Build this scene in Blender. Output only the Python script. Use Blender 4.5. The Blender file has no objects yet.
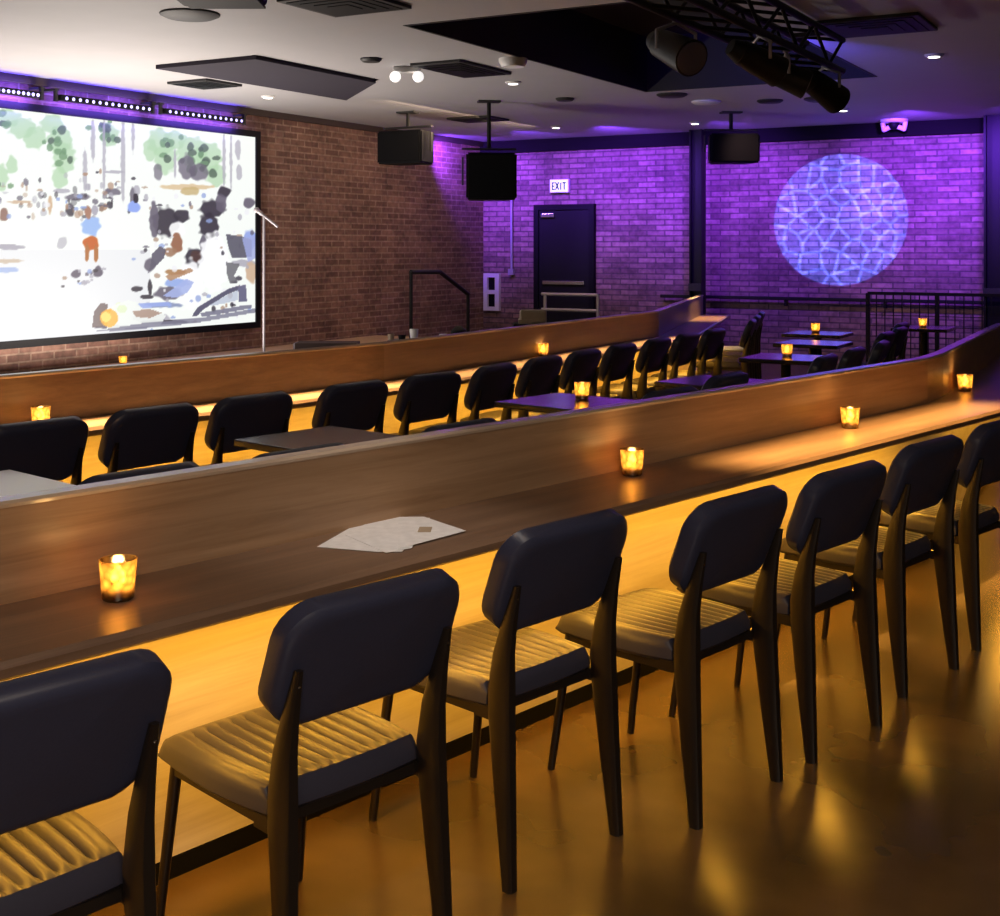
import bpy, bmesh, math, random
from mathutils import Vector, Matrix
random.seed(7)
PI = math.pi
C = bpy.context.scene.collection
# ---------------------------------------------------------------- frame of the place
# room axes: +Y runs along the stage wall towards the far brick wall, +X points away from the stage wall
F, CX, HY, H, TH = 1250.0, 500.0, 247.0, 1.52, math.radians(29.6)
cs, sn = math.cos(TH), math.sin(TH)
WL, WB, CEIL = -9.55, 16.3, 3.1           # stage wall x, far wall y, ceiling z
def ray(px, py):
    a, b = (px-CX)/F, (HY-py)/F
    return Vector((a*cs-sn, a*sn+cs, b))
def atz(px, py, z):
    d = ray(px, py); t = (z-H)/d.z; return Vector((d.x*t, d.y*t, z))
def aty(px, py, y):
    d = ray(px, py); t = y/d.y; return Vector((d.x*t, y, H+d.z*t))
def atx(px, py, x):
    d = ray(px, py); t = x/d.x; return Vector((x, d.y*t, H+d.z*t))
def atd(px, py, depth):
    d = ray(px, py); return Vector((d.x*depth, d.y*depth, H+d.z*depth))
def toPx(x, y, z):
    X = x*cs+y*sn; Z = -x*sn+y*cs
    return CX+F*X/Z, HY-F*(z-H)/Z

# ---------------------------------------------------------------- materials
def nt(name):
    m = bpy.data.materials.new(name); m.use_nodes = True
    return m, m.node_tree.nodes, m.node_tree.links, m.node_tree.nodes['Principled BSDF']
def flat(name, col, rough=.5, metal=0, spec=.5, coat=0, noise=0, nscale=20, bump=0):
    m, n, l, p = nt(name)
    p.inputs['Base Color'].default_value = (*col, 1)
    p.inputs['Roughness'].default_value = rough; p.inputs['Metallic'].default_value = metal
    p.inputs['Specular IOR Level'].default_value = spec; p.inputs['Coat Weight'].default_value = coat
    p.inputs['Coat Roughness'].default_value = .15
    if noise or bump:
        tc = n.new('ShaderNodeTexCoord'); t = n.new('ShaderNodeTexNoise'); t.inputs['Scale'].default_value = nscale
        t.inputs['Detail'].default_value = 4; l.new(tc.outputs['Object'], t.inputs['Vector'])
        if noise:
            r = n.new('ShaderNodeMapRange'); r.inputs['To Min'].default_value = 1-noise; r.inputs['To Max'].default_value = 1+noise
            l.new(t.outputs['Fac'], r.inputs['Value'])
            mx = n.new('ShaderNodeVectorMath'); mx.operation = 'SCALE'; mx.inputs[0].default_value = col
            l.new(r.outputs[0], mx.inputs['Scale']); l.new(mx.outputs[0], p.inputs['Base Color'])
        if bump:
            b = n.new('ShaderNodeBump'); b.inputs['Strength'].default_value = bump; b.inputs['Distance'].default_value = .01
            l.new(t.outputs['Fac'], b.inputs['Height']); l.new(b.outputs[0], p.inputs['Normal'])
    return m
def emit(name, col, s):
    m, n, l, p = nt(name); p.inputs['Base Color'].default_value = (*col, 1)
    p.inputs['Emission Color'].default_value = (*col, 1); p.inputs['Emission Strength'].default_value = s
    return m
def wood(name, c1, c2, rough=.4, rot=0, grain=1.0, coat=0, spec=.5):
    m, n, l, p = nt(name)
    tc = n.new('ShaderNodeTexCoord'); mp = n.new('ShaderNodeMapping')
    mp.vector_type = 'TEXTURE'; mp.inputs['Rotation'].default_value = (0, 0, -rot); mp.inputs['Scale'].default_value = (1/(17*grain), 1/(.75*grain), 1/(17*grain))
    l.new(tc.outputs['Object'], mp.inputs['Vector'])
    t = n.new('ShaderNodeTexNoise'); t.inputs['Scale'].default_value = 1.6; t.inputs['Detail'].default_value = 7; t.inputs['Roughness'].default_value = .66
    t.inputs['Distortion'].default_value = .5
    l.new(mp.outputs[0], t.inputs['Vector'])
    r = n.new('ShaderNodeValToRGB'); r.color_ramp.elements[0].position = .3; r.color_ramp.elements[1].position = .7
    r.color_ramp.elements[0].color = (*c1, 1); r.color_ramp.elements[1].color = (*c2, 1)
    l.new(t.outputs['Fac'], r.inputs['Fac']); l.new(r.outputs[0], p.inputs['Base Color'])
    q = n.new('ShaderNodeMapRange'); q.inputs['To Min'].default_value = rough-.07; q.inputs['To Max'].default_value = rough+.07
    l.new(t.outputs['Fac'], q.inputs['Value']); l.new(q.outputs[0], p.inputs['Roughness'])
    p.inputs['Coat Weight'].default_value = coat; p.inputs['Coat Roughness'].default_value = .2
    p.inputs['Specular IOR Level'].default_value = spec
    return m
def brick(name, axis, c1, c2, mo):
    m, n, l, p = nt(name)
    tc = n.new('ShaderNodeTexCoord'); sp = n.new('ShaderNodeSeparateXYZ'); cb = n.new('ShaderNodeCombineXYZ')
    l.new(tc.outputs['Object'], sp.inputs[0]); l.new(sp.outputs[axis], cb.inputs[0]); l.new(sp.outputs[2], cb.inputs[1])
    b = n.new('ShaderNodeTexBrick'); b.inputs['Scale'].default_value = 1
    b.inputs['Brick Width'].default_value = .27; b.inputs['Row Height'].default_value = .076
    b.inputs['Mortar Size'].default_value = .011; b.inputs['Mortar Smooth'].default_value = .3; b.inputs['Bias'].default_value = -.1
    b.inputs['Color1'].default_value = (*c1, 1); b.inputs['Color2'].default_value = (*c2, 1)
    b.inputs['Mortar'].default_value = (*mo, 1)
    l.new(cb.outputs[0], b.inputs['Vector'])
    t = n.new('ShaderNodeTexNoise'); t.inputs['Scale'].default_value = 2.2; t.inputs['Detail'].default_value = 5
    l.new(cb.outputs[0], t.inputs['Vector'])
    t2 = n.new('ShaderNodeTexNoise'); t2.inputs['Scale'].default_value = 14; t2.inputs['Detail'].default_value = 3
    l.new(cb.outputs[0], t2.inputs['Vector'])
    ad = n.new('ShaderNodeMath'); ad.operation = 'ADD'; l.new(t.outputs['Fac'], ad.inputs[0]); l.new(t2.outputs['Fac'], ad.inputs[1])
    r = n.new('ShaderNodeMapRange'); r.inputs['From Min'].default_value = .7; r.inputs['From Max'].default_value = 1.3
    r.inputs['To Min'].default_value = .55; r.inputs['To Max'].default_value = 1.4
    l.new(ad.outputs[0], r.inputs['Value'])
    mx = n.new('ShaderNodeVectorMath'); mx.operation = 'SCALE'; l.new(b.outputs['Color'], mx.inputs[0]); l.new(r.outputs[0], mx.inputs['Scale'])
    l.new(mx.outputs[0], p.inputs['Base Color']); p.inputs['Roughness'].default_value = .8
    bp = n.new('ShaderNodeBump'); bp.invert = True; bp.inputs['Distance'].default_value = .012; bp.inputs['Strength'].default_value = .7
    l.new(b.outputs['Fac'], bp.inputs['Height']); l.new(bp.outputs[0], p.inputs['Normal'])
    return m
A_ROT = math.atan(.228)
M = dict(
    desk=wood('dark walnut desk', (.15, .086, .056), (.27, .168, .108), .36, A_ROT, coat=.2),
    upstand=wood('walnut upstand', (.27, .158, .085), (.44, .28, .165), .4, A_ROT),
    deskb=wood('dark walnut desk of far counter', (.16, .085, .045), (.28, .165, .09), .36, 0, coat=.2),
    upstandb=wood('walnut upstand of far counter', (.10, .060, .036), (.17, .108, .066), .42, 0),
    panel=wood('honey oak panel', (.42, .37, .29), (.60, .56, .47), .5, A_ROT, .8),
    cap=wood('edge wood paled for screen light', (.45, .34, .25), (.55, .44, .34), .2, A_ROT),  # lightened so the screen's reflection on the cap sits in its colour
    toe=flat('black toe board', (.004, .004, .004), .8, spec=.1),
    vinyl=flat('navy black vinyl', (.034, .037, .072), .36, spec=.5, noise=.12, nscale=160, bump=.05),
    seatv=flat('ribbed navy vinyl', (.038, .037, .058), .42, spec=.4, noise=.1, nscale=160),
    leg=flat('dark bronze steel', (.022, .016, .013), .36, metal=.35, spec=.5),
    blackm=flat('black steel', (.007, .007, .007), .5, spec=.25),
    trimb=flat('black trim', (.006, .006, .006), .9, spec=.1),
    blackp=flat('black plastic', (.004, .004, .005), .6, spec=.15, noise=.15, nscale=60),
    grille=flat('black speaker grille', (.004, .004, .005), .9, spec=.1, noise=.4, nscale=400),
    chrome=flat('dull chrome', (.6, .6, .62), .25, metal=1),
    ttop=flat('dark glossy table top', (.03, .024, .03), .22, spec=.7, coat=.6),
    sheentop=flat('table top paled for screen reflection', (.62, .60, .55), .3),  # reflection of the bright screen painted into the left table's top
    plate=flat('off white plastic', (.75, .74, .72), .4),
    duct=flat('dark grey painted metal', (.02, .019, .02), .6),
    vent=flat('grey vent paint', (.10, .095, .10), .6),
    paper=flat('printed paper', (.84, .83, .84), .7, noise=.18, nscale=34),
    wax=flat('cream wax', (.85, .7, .45), .5),
    kraft=flat('tan board', (.42, .32, .22), .7, noise=.1),
    doorp=flat('black door paint', (.006, .006, .007), .6, spec=.2, noise=.1),
    pipe=flat('grey conduit', (.35, .33, .36), .45, metal=.3),
    stagef=wood('stage boards', (.42, .27, .12), (.60, .42, .2), .4, 0, .7),
    stagebk=flat('stage skirting', (.035, .02, .015), .7),
    lens=emit('lamp lens glow', (1, .95, .88), 5), head=emit('lit lamp head', (1, .97, .94), .9), flame=emit('candle flame', (1, .62, .22), 26),
    purple=emit('violet led lens', (.52, .46, 1), 1.6), ledstrip=emit('warm led strip', (1, .6, .2), 4),
    exitlit=emit('lit exit face', (.80, .93, .72), .72), exitgreen=flat('green exit letters', (.01, .10, .03), .5),
    lensoff=flat('unlit glass lens', (.10, .09, .13), .1, spec=1),
)
# votive glass: pale amber mottled glass, lit through by its flame
m, n, l, p = nt('amber mottled glass')
tc = n.new('ShaderNodeTexCoord'); vo = n.new('ShaderNodeTexVoronoi'); vo.inputs['Scale'].default_value = 60; l.new(tc.outputs['Object'], vo.inputs['Vector'])
rp = n.new('ShaderNodeValToRGB'); rp.color_ramp.elements[0].color = (.95, .74, .40, 1); rp.color_ramp.elements[1].color = (.32, .20, .07, 1)
l.new(vo.outputs['Distance'], rp.inputs['Fac'])
tr = n.new('ShaderNodeBsdfTranslucent'); gl = n.new('ShaderNodeBsdfGlossy'); gl.inputs['Roughness'].default_value = .15
tp = n.new('ShaderNodeBsdfTransparent'); l.new(rp.outputs[0], tr.inputs['Color']); l.new(rp.outputs[0], tp.inputs['Color'])
m1 = n.new('ShaderNodeMixShader'); m1.inputs[0].default_value = .66; l.new(tr.outputs[0], m1.inputs[1]); l.new(tp.outputs[0], m1.inputs[2])
m2 = n.new('ShaderNodeMixShader'); m2.inputs[0].default_value = .12; l.new(m1.outputs[0], m2.inputs[1]); l.new(gl.outputs[0], m2.inputs[2])
l.new(m2.outputs[0], n['Material Output'].inputs['Surface']); M['votive'] = m
# polished floor
m, n, l, p = nt('polished brown floor')
tc = n.new('ShaderNodeTexCoord'); t = n.new('ShaderNodeTexNoise'); t.inputs['Scale'].default_value = 2.0; t.inputs['Detail'].default_value = 3; t.inputs['Roughness'].default_value = .5
l.new(tc.outputs['Object'], t.inputs['Vector'])
r = n.new('ShaderNodeValToRGB'); r.color_ramp.elements[0].position = .3; r.color_ramp.elements[1].position = .72
r.color_ramp.elements[0].color = (.044, .028, .013, 1); r.color_ramp.elements[1].color = (.135, .085, .036, 1)
l.new(t.outputs['Fac'], r.inputs['Fac']); l.new(r.outputs[0], p.inputs['Base Color'])
q = n.new('ShaderNodeMapRange'); q.inputs['To Min'].default_value = .20; q.inputs['To Max'].default_value = .27
l.new(t.outputs['Fac'], q.inputs['Value']); l.new(q.outputs[0], p.inputs['Roughness']); M['floor'] = m
M['ceil'] = flat('grey ceiling paint', (.40, .39, .40), .6, noise=.05, nscale=3)
M['recess'] = flat('black painted void', (.012, .011, .012), .8)
M['baffle'] = flat('dark violet acoustic board', (.020, .015, .027), .9, noise=.08, nscale=30)
M['plaster'] = flat('dark plaster', (.05, .043, .04), .8, noise=.1, nscale=5)
M['brick_l'] = brick('red brown brick of stage wall', 1, (.15, .075, .055), (.26, .14, .10), (.29, .19, .14)); M['brick_b'] = brick('red brown brick of far wall', 0, (.15, .085, .075), (.32, .19, .16), (.10, .065, .06))

# ---------------------------------------------------------------- mesh helpers
class MB:
    def __init__(s): s.bm = bmesh.new()
    def box(s, c, d, rz=0, bev=0, rx=0, ry=0):
        r = bmesh.ops.create_cube(s.bm, size=1)
        mt = Matrix.Translation(c) @ Matrix.Rotation(rz, 4, 'Z') @ Matrix.Rotation(ry, 4, 'Y') @ Matrix.Rotation(rx, 4, 'X') @ Matrix.Diagonal((*d, 1))
        bmesh.ops.transform(s.bm, matrix=mt, verts=r['verts'])
        if bev:
            es = list({e for v in r['verts'] for e in v.link_edges})
            bmesh.ops.bevel(s.bm, geom=es, offset=bev, segments=3, affect='EDGES', profile=.5)
        return s
    def cyl(s, a, b, r1, r2=None, seg=16, cap=True):
        a, b = Vector(a), Vector(b); d = b-a
        r = bmesh.ops.create_cone(s.bm, cap_ends=cap, segments=seg, radius1=r1, radius2=r1 if r2 is None else r2, depth=d.length)
        mt = Matrix.Translation((a+b)/2) @ d.to_track_quat('Z', 'Y').to_matrix().to_4x4()
        bmesh.ops.transform(s.bm, matrix=mt, verts=r['verts']); return s
    def tube(s, pts, r, seg=10):
        for a, b in zip(pts, pts[1:]): s.cyl(a, b, r, seg=seg)
        for q in pts[1:-1]: s.ball(q, r)
        return s
    def ball(s, c, r, sc=(1, 1, 1), u=12, v=8):
        q = bmesh.ops.create_uvsphere(s.bm, u_segments=u, v_segments=v, radius=r)
        bmesh.ops.transform(s.bm, matrix=Matrix.Translation(c) @ Matrix.Diagonal((*sc, 1)), verts=q['verts']); return s
    def lathe(s, prof, c=(0, 0, 0), seg=24):
        rings = []
        for rr, z in prof:
            if rr < 1e-5: rings.append([s.bm.verts.new((c[0], c[1], c[2]+z))])
            else: rings.append([s.bm.verts.new((c[0]+rr*math.cos(2*PI*k/seg), c[1]+rr*math.sin(2*PI*k/seg), c[2]+z)) for k in range(seg)])
        for a, b in zip(rings, rings[1:]):
            for k in range(seg):
                j = (k+1) % seg
                f = [a[k % len(a)], a[j % len(a)], b[j % len(b)], b[k % len(b)]]
                u = []
                for v in f:
                    if v not in u: u.append(v)
                if len(u) > 2: s.bm.faces.new(u)
        return s
    def prism(s, poly, z0, z1):
        a = [s.bm.verts.new((x, y, z0)) for x, y in poly]; b = [s.bm.verts.new((x, y, z1)) for x, y in poly]
        s.bm.faces.new(a[::-1]); s.bm.faces.new(b)
        for k in range(len(a)): j = (k+1) % len(a); s.bm.faces.new((a[k], a[j], b[j], b[k]))
        return s
    def rings(s, rs, cap=True):
        R = [[s.bm.verts.new(v) for v in r] for r in rs]
        for a, b in zip(R, R[1:]):
            for k in range(len(a)): j = (k+1) % len(a); s.bm.faces.new((a[k], a[j], b[j], b[k]))
        if cap: s.bm.faces.new(R[0][::-1]); s.bm.faces.new(R[-1])
        return s
    def sweep(s, line, prof):   # closed profile of (offset to the right of the line, z), mitred along a plan polyline
        rs = []
        for i, q in enumerate(line):
            q = Vector(q); ds = []
            if i: ds.append((q-Vector(line[i-1])).normalized())
            if i < len(line)-1: ds.append((Vector(line[i+1])-q).normalized())
            t = sum(ds, Vector((0, 0))).normalized(); nn = Vector((t.y, -t.x)); k = 1/max(.3, t.dot(ds[0]))
            rs.append([(q.x+nn.x*o*k, q.y+nn.y*o*k, z) for o, z in prof])
        return s.rings(rs)
    def build(s, name, mat, parent=None, loc=None, smooth=False, rz=None):
        bmesh.ops.recalc_face_normals(s.bm, faces=s.bm.faces)
        me = bpy.data.meshes.new(name); s.bm.to_mesh(me); s.bm.free()
        if smooth:
            for f in me.polygons: f.use_smooth = True
            try: me.set_sharp_from_angle(angle=math.radians(40))
            except Exception: pass
        me.materials.append(mat)
        o = bpy.data.objects.new(name, me); C.objects.link(o)
        if parent: o.parent = parent
        if loc is not None: o.location = loc
        if rz is not None: o.rotation_euler.z = rz
        return o
def tag(o, label, cat, group=None, kind=None):
    o['label'] = label; o['category'] = cat
    if group: o['group'] = group
    if kind: o['kind'] = kind
    return o
def thing(name, label, cat, loc=(0, 0, 0), rz=0, group=None):
    o = bpy.data.objects.new(name, None); o.empty_display_size = .1; C.objects.link(o)
    o.location = loc; o.rotation_euler.z = rz
    return tag(o, label, cat, group)
def struct(o): o['kind'] = 'structure'; return o
def dup(root, loc, rz, label):
    def cp(o, par):
        c = o.copy(); C.objects.link(c)
        if par: c.parent = par
        for ch in list(o.children): cp(ch, c)
        return c
    r = cp(root, None); r.location = loc; r.rotation_euler.z = rz; r['label'] = label
    return r
def sstruct(name, mb, mat): return struct(mb.build(name, mat))
def area(name, loc, size, sy, energy, col, rot, spread=None):
    d = bpy.data.lights.new(name, 'AREA'); d.shape = 'RECTANGLE'; d.size = size; d.size_y = sy; d.energy = energy; d.color = col
    if spread: d.spread = spread
    o = bpy.data.objects.new(name, d); C.objects.link(o); o.location = loc; o.rotation_euler = rot; return o
def spot(name, loc, target, energy, col, angle, blend=.5, rad=.05):
    d = bpy.data.lights.new(name, 'SPOT'); d.energy = energy; d.color = col; d.spot_size = angle; d.spot_blend = blend; d.shadow_soft_size = rad
    o = bpy.data.objects.new(name, d); C.objects.link(o); o.location = loc
    o.rotation_euler = (Vector(target)-Vector(loc)).to_track_quat('-Z', 'Y').to_euler(); return o
def point(name, loc, energy, col, rad=.01):
    d = bpy.data.lights.new(name, 'POINT'); d.energy = energy; d.color = col; d.shadow_soft_size = rad
    o = bpy.data.objects.new(name, d); C.objects.link(o); o.location = loc; return o

# ---------------------------------------------------------------- room shell
XR, YF = 3.6, -3.2
sstruct('floor', MB().box(((WL+XR)/2, (YF+WB)/2, -.05), (XR-WL+.4, WB-YF+.4, .1)), M['floor'])
sstruct('wall_left', MB().box((WL-.1, (YF+WB)/2, CEIL/2), (.2, WB-YF+.4, CEIL)), M['brick_l'])
sstruct('wall_back', MB().box(((WL+XR)/2, WB+.1, CEIL/2), (XR-WL, .2, CEIL)), M['brick_b'])
sstruct('wall_right', MB().box((XR+.1, (YF+WB)/2, CEIL/2), (.2, WB-YF+.4, CEIL)), M['plaster'])
sstruct('wall_front', MB().box(((WL+XR)/2, YF-.1, CEIL/2), (XR-WL, .2, CEIL)), M['plaster'])
# ceiling with a black recess over the tables
RX0, RX1, RY0, RY1 = -5.0, -2.68, 7.4, 11.8
cb = MB()
def slab(x0, x1, y0, y1): cb.box(((x0+x1)/2, (y0+y1)/2, CEIL+.05), (x1-x0, y1-y0, .1))
slab(WL, RX0, YF, WB); slab(RX1, XR, YF, WB); slab(RX0, RX1, YF, RY0); slab(RX0, RX1, RY1, WB)
sstruct('ceiling', cb, M['ceil'])
rb = MB(); zt = CEIL+.55
rb.box(((RX0+RX1)/2, (RY0+RY1)/2, zt+.02), (RX1-RX0+.1, RY1-RY0+.1, .04))
for x in (RX0, RX1): rb.box((x-(-.012 if x == RX0 else .012), (RY0+RY1)/2, (CEIL-.004+zt)/2), (.024, RY1-RY0, zt-CEIL+.004))
for y in (RY0, RY1): rb.box(((RX0+RX1)/2, y-(-.012 if y == RY0 else .012), (CEIL-.004+zt)/2), (RX1-RX0-.05, .024, zt-CEIL+.004))
sstruct('ceiling_recess', rb, M['recess'])
sstruct('trim_1', MB().box(((WL+XR)/2, WB-.05, CEIL-.09), (XR-WL, .1, .18)), M['trimb'])
sstruct('trim_2', MB().box((WL+.03, (YF+WB)/2, CEIL-.035), (.06, WB-YF-.2, .07)), M['stagebk'])
def tagged(mb, name, mat, label, cat, group=None, **k): return tag(mb.build(name, mat, **k), label, cat, group)

# dark acoustic board hung flush below the ceiling near the screen
tagged(MB().prism([(-7.95, 7.95), (-6.83, 7.95), (-6.83, 9.66), (-7.92, 10.66)], CEIL-.035, CEIL), 'acoustic_board', M['baffle'], 'long dark violet acoustic board on the pale ceiling before the screen', 'acoustic board')

# ---------------------------------------------------------------- stage, screen
st = thing('stage_platform', 'low wooden stage platform along the wall under the wide video screen', 'stage', (-8.55, 10.2, 0))
MB().box((0, 0, .345), (1.98, 6.6, .03)).build('stage_floor', M['stagef'], st)
MB().box((0, 0, .165), (1.94, 6.56, .33)).build('skirting', M['stagebk'], st)
SY0, SY1, SZ0, SZ1 = 7.1, 11.05, .665, 2.775
scr = thing('video_screen', 'huge bright wall screen showing a crowded street with green trees', 'screen', (WL+.04, (SY0+SY1)/2, SZ0))
fb = MB(); w = .07; L = SY1-SY0; Hh = SZ1-SZ0
for yy in (-L/2-w/2, L/2+w/2): fb.box((0, yy, Hh/2), (.07, w, Hh+2*w))
for zz in (-w/2, Hh+w/2): fb.box((0, 0, zz), (.07, L, w))
fb.build('frame', M['blackp'], scr)
# ---- the moving picture shown on the screen, as colours over a fine grid
rnd = random.Random(3)
def E(*a): return a
blobs = []
def bl(x, y, rx, ry, col, k=1.0, rot=0): blobs.append((x, y, rx, ry, col, k, math.cos(rot), math.sin(rot)))
G1, G2, G3 = (.62, .78, .60), (.36, .52, .36), (.22, .30, .24); DK, MD, GR = (.13, .12, .16), (.32, .30, .36), (.62, .61, .66)
for x, y, rx, ry in ((5, 118, 14, 8), (22, 128, 12, 9), (35, 138, 10, 10), (52, 124, 10, 9), (60, 140, 11, 12), (64, 158, 10, 14), (60, 178, 7, 10), (0, 178, 7, 12), (12, 165, 5, 8), (110, 136, 8, 10),
                     (160, 142, 11, 12), (175, 140, 10, 8), (192, 152, 14, 13), (208, 158, 12, 14), (165, 158, 10, 14), (216, 175, 9, 10), (150, 150, 6, 10)): bl(x, y, rx, ry, G1, .75)
for _ in range(60):
    x, y = rnd.choice(((56, 140), (62, 158), (165, 150), (195, 155), (205, 165), (5, 120), (108, 136), (0, 178)))
    bl(x+rnd.gauss(0, 7), y+rnd.gauss(0, 8), rnd.uniform(2, 4), rnd.uniform(2, 4.5), rnd.choice((G2, G2, G3)), .8)
bl(187, 167, 8, 11, MD, .8); bl(199, 172, 9, 8, MD, .8); bl(158, 172, 4, 8, MD, .7)
for x, y0, y1, ww in ((93, 122, 160, 2), (123, 120, 200, 2), (133, 122, 150, 1.5), (224, 135, 185, 1.5), (231, 138, 185, 1.2), (238, 140, 158, 2.6), (239, 165, 180, 2.6), (104, 120, 190, 1.5), (175, 150, 178, 1.2), (85, 150, 190, 2)):
    bl(x, (y0+y1)/2, ww, (y1-y0)/2, GR, .8)
for x, y, rx, ry, c in ((186, 187, 24, 2.5, (.8, .68, .5)), (190, 191, 9, 4, (.72, .62, .4)), (115, 172, 9, 1.5, GR), (78, 197, 12, 3, MD), (62, 191, 8, 2, GR), (70, 210, 4, 6, DK), (110, 205, 3, 3, DK), (4, 215, 4, 6, (.45, .3, .25)),
                        (50, 205, 2, 8, (.75, .6, .45)), (20, 202, 12, 1.2, (.75, .62, .5)), (113, 192, 7, 3, MD), (133, 196, 3, 8, MD), (137, 190, 3, 4, GR)): bl(x, y, rx, ry, c, .85)
for _ in range(70): bl(rnd.uniform(0, 150), rnd.gauss(198, 12), rnd.uniform(1, 3), rnd.uniform(1, 3.5), rnd.choice((MD, DK, GR, (.6, .45, .35))), rnd.uniform(.4, .85))
bl(134, 207, 6, 5, (.5, .6, .9)); bl(136, 198, 2.5, 4, DK)
bl(91, 226, 8, 9, (.55, .68, .9)); bl(91, 243, 7, 6.5, (.72, .32, .08)); bl(87, 253, 2, 8, (.62, .36, .16)); bl(96, 254, 2, 8, (.62, .36, .16)); bl(88, 212, 3, 6, (.6, .42, .34)); bl(95, 210, 3, 5, GR)
bl(76, 274, 4, 4, MD); bl(98, 272, 4, 5, MD); bl(84, 283, 3, 2, GR); bl(62, 243, 4, 6, GR, .7, .6)
bl(8, 247, 14, 2.5, GR); bl(6, 261, 16, 2, (.75, .68, .6)); bl(4, 270, 14, 2.5, (.6, .68, .85))
for x, y, rx, ry, c in ((166, 222, 12, 13, DK), (154, 220, 4, 16, MD), (181, 216, 7, 6, DK), (177, 230, 7, 8, (.95, .95, .95)), (150, 265, 5, 6, MD), (177, 243, 5, 9, (.5, .3, .2)), (170, 252, 6, 4, (.55, .4, .3)),
                        (212, 209, 11, 8, DK), (224, 192, 6, 5, DK), (221, 203, 5, 9, MD), (209, 226, 9, 11, DK), (203, 243, 3, 7, MD), (194, 258, 8, 9, DK), (196, 256, 5, 5, (.25, .17, .16)), (214, 262, 13, 26, (.96, .96, .97)), (190, 285, 12, 22, (.96, .96, .97)),
                        (249, 203, 5, 5, MD), (250, 240, 6, 9, (.5, .58, .85)), (244, 263, 10, 3, GR), (251, 272, 5, 10, (.75, .62, .5)),
                        (175, 272, 10, 2.5, (.6, .42, .25)), (176, 283, 11, 4, (.5, .6, .85)), (168, 293, 12, 6, MD), (137, 289, 5, 2.5, DK), (150, 287, 2, 7, DK), (147, 297, 6, 2, DK), (160, 305, 20, 2.5, (.45, .5, .65)),
                        (109, 318, 9, 8.5, (.95, .62, .15)), (108, 320, 5, 5, (1, .85, .4)), (120, 309, 6, 6, (.85, .9, .7)), (150, 317, 10, 4, (.66, .5, .38)), (152, 318, 16, 4, GR), (166, 322, 22, 2, DK), (120, 327, 26, 1.6, MD)): bl(x, y, rx, ry, c, .92)
for _ in range(110):
    x, y, sx_, sy_ = rnd.choice(((212, 225, 18, 22), (165, 235, 12, 20), (240, 235, 10, 25), (165, 300, 25, 12), (120, 200, 60, 8), (40, 200, 40, 9), (90, 275, 12, 6), (225, 300, 16, 8)))
    bl(rnd.gauss(x, sx_), rnd.gauss(y, sy_), rnd.uniform(.8, 3), rnd.uniform(.8, 3), rnd.choice((MD, DK, GR, (.9, .9, .92), (.5, .58, .8), (.6, .48, .4))), .8)
polys = [
    ([(92, 328), (94, 312), (101, 303), (108, 304), (104, 326)], (.36, .30, .30), .9),
    ([(112, 306), (128, 300), (150, 306), (166, 316), (160, 326), (106, 330)], (.90, .92, .90), .9),
    ([(150, 322), (200, 318), (258, 308), (258, 312), (196, 323), (120, 331), (96, 331)], (.42, .42, .50), .85),
    ([(132, 311), (150, 309), (162, 313), (150, 318), (136, 317)], (.58, .46, .40), .85), ([(138, 304), (168, 302), (172, 306), (142, 308)], (.52, .60, .86), .9),
    ([(192, 316), (198, 307), (228, 289), (240, 285), (241, 289), (228, 294), (204, 309), (197, 316)], (.30, .30, .38), 1),
    ([(208, 306), (229, 294), (238, 290), (238, 300), (222, 304)], (.66, .70, .78), .8), ([(238, 286), (246, 285), (247, 301), (239, 302)], (.36, .36, .46), 1),
    ([(200, 313), (240, 306), (252, 305), (252, 308), (226, 313), (202, 317)], (.40, .40, .48), .9),
    ([(226, 234), (244, 237), (252, 240), (252, 257), (232, 258), (228, 246)], (.30, .30, .35), .95), ([(242, 238), (256, 236), (256, 258), (248, 262), (245, 250)], (.56, .60, .82), .85),
    ([(226, 262), (240, 264), (234, 276), (238, 280), (230, 284), (227, 274)], (.36, .36, .38), .9),
    ([(150, 268), (152, 254), (160, 246), (166, 250), (164, 258), (156, 266), (148, 273)], (.30, .29, .35), .95),
    ([(163, 296), (186, 279), (194, 282), (188, 292), (176, 298)], (.58, .64, .86), .9), ([(165, 276), (190, 268), (194, 271), (170, 281)], (.62, .44, .30), .85)]
def inpoly(px, py, q):
    r = False
    for (x0, y0), (x1, y1) in zip(q, q[1:]+q[:1]):
        if (y0 > py) != (y1 > py) and px < (x1-x0)*(py-y0)/(y1-y0)+x0: r = not r
    return r
def scol(px, py):
    c = [.93, .95, .93]
    if py > 250 and px < 150: c = [.88, .89, .90]
    for x, y, rx, ry, col, k, co, si in blobs:
        dx, dy = px-x, py-y
        if abs(dx) > 32 or abs(dy) > 45: continue
        u, v = (dx*co+dy*si)/rx, (-dx*si+dy*co)/ry; q = (u*u+v*v)*(1+.28*math.sin(px*.42+py*.25+x)*math.sin(py*.5-px*.2+y))
        if q < 1.45:
            a = k*min(1, (1.45-q)/.45)
            for i in range(3): c[i] += (col[i]-c[i])*a
    if px > 90 and py > 230:
        for q, col, k in polys:
            if inpoly(px, py, q):
                for i in range(3): c[i] += (col[i]-c[i])*k
    if px > 94 and py > 296:
        for x, y, rx, ry, col in ((109, 318, 9, 9, (.95, .64, .18)), (106, 317, 5, 5, (1, .86, .42)), (122, 309, 5, 4, (.84, .9, .72))):
            if ((px-x)/rx)**2+((py-y)/ry)**2 < 1: c = [a*.15+b*.85 for a, b in zip(c, col)]
    return c
NU, NV = 360, 200
bm = bmesh.new(); lay = bm.verts.layers.float_color.new('picture'); gridv = []
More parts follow.
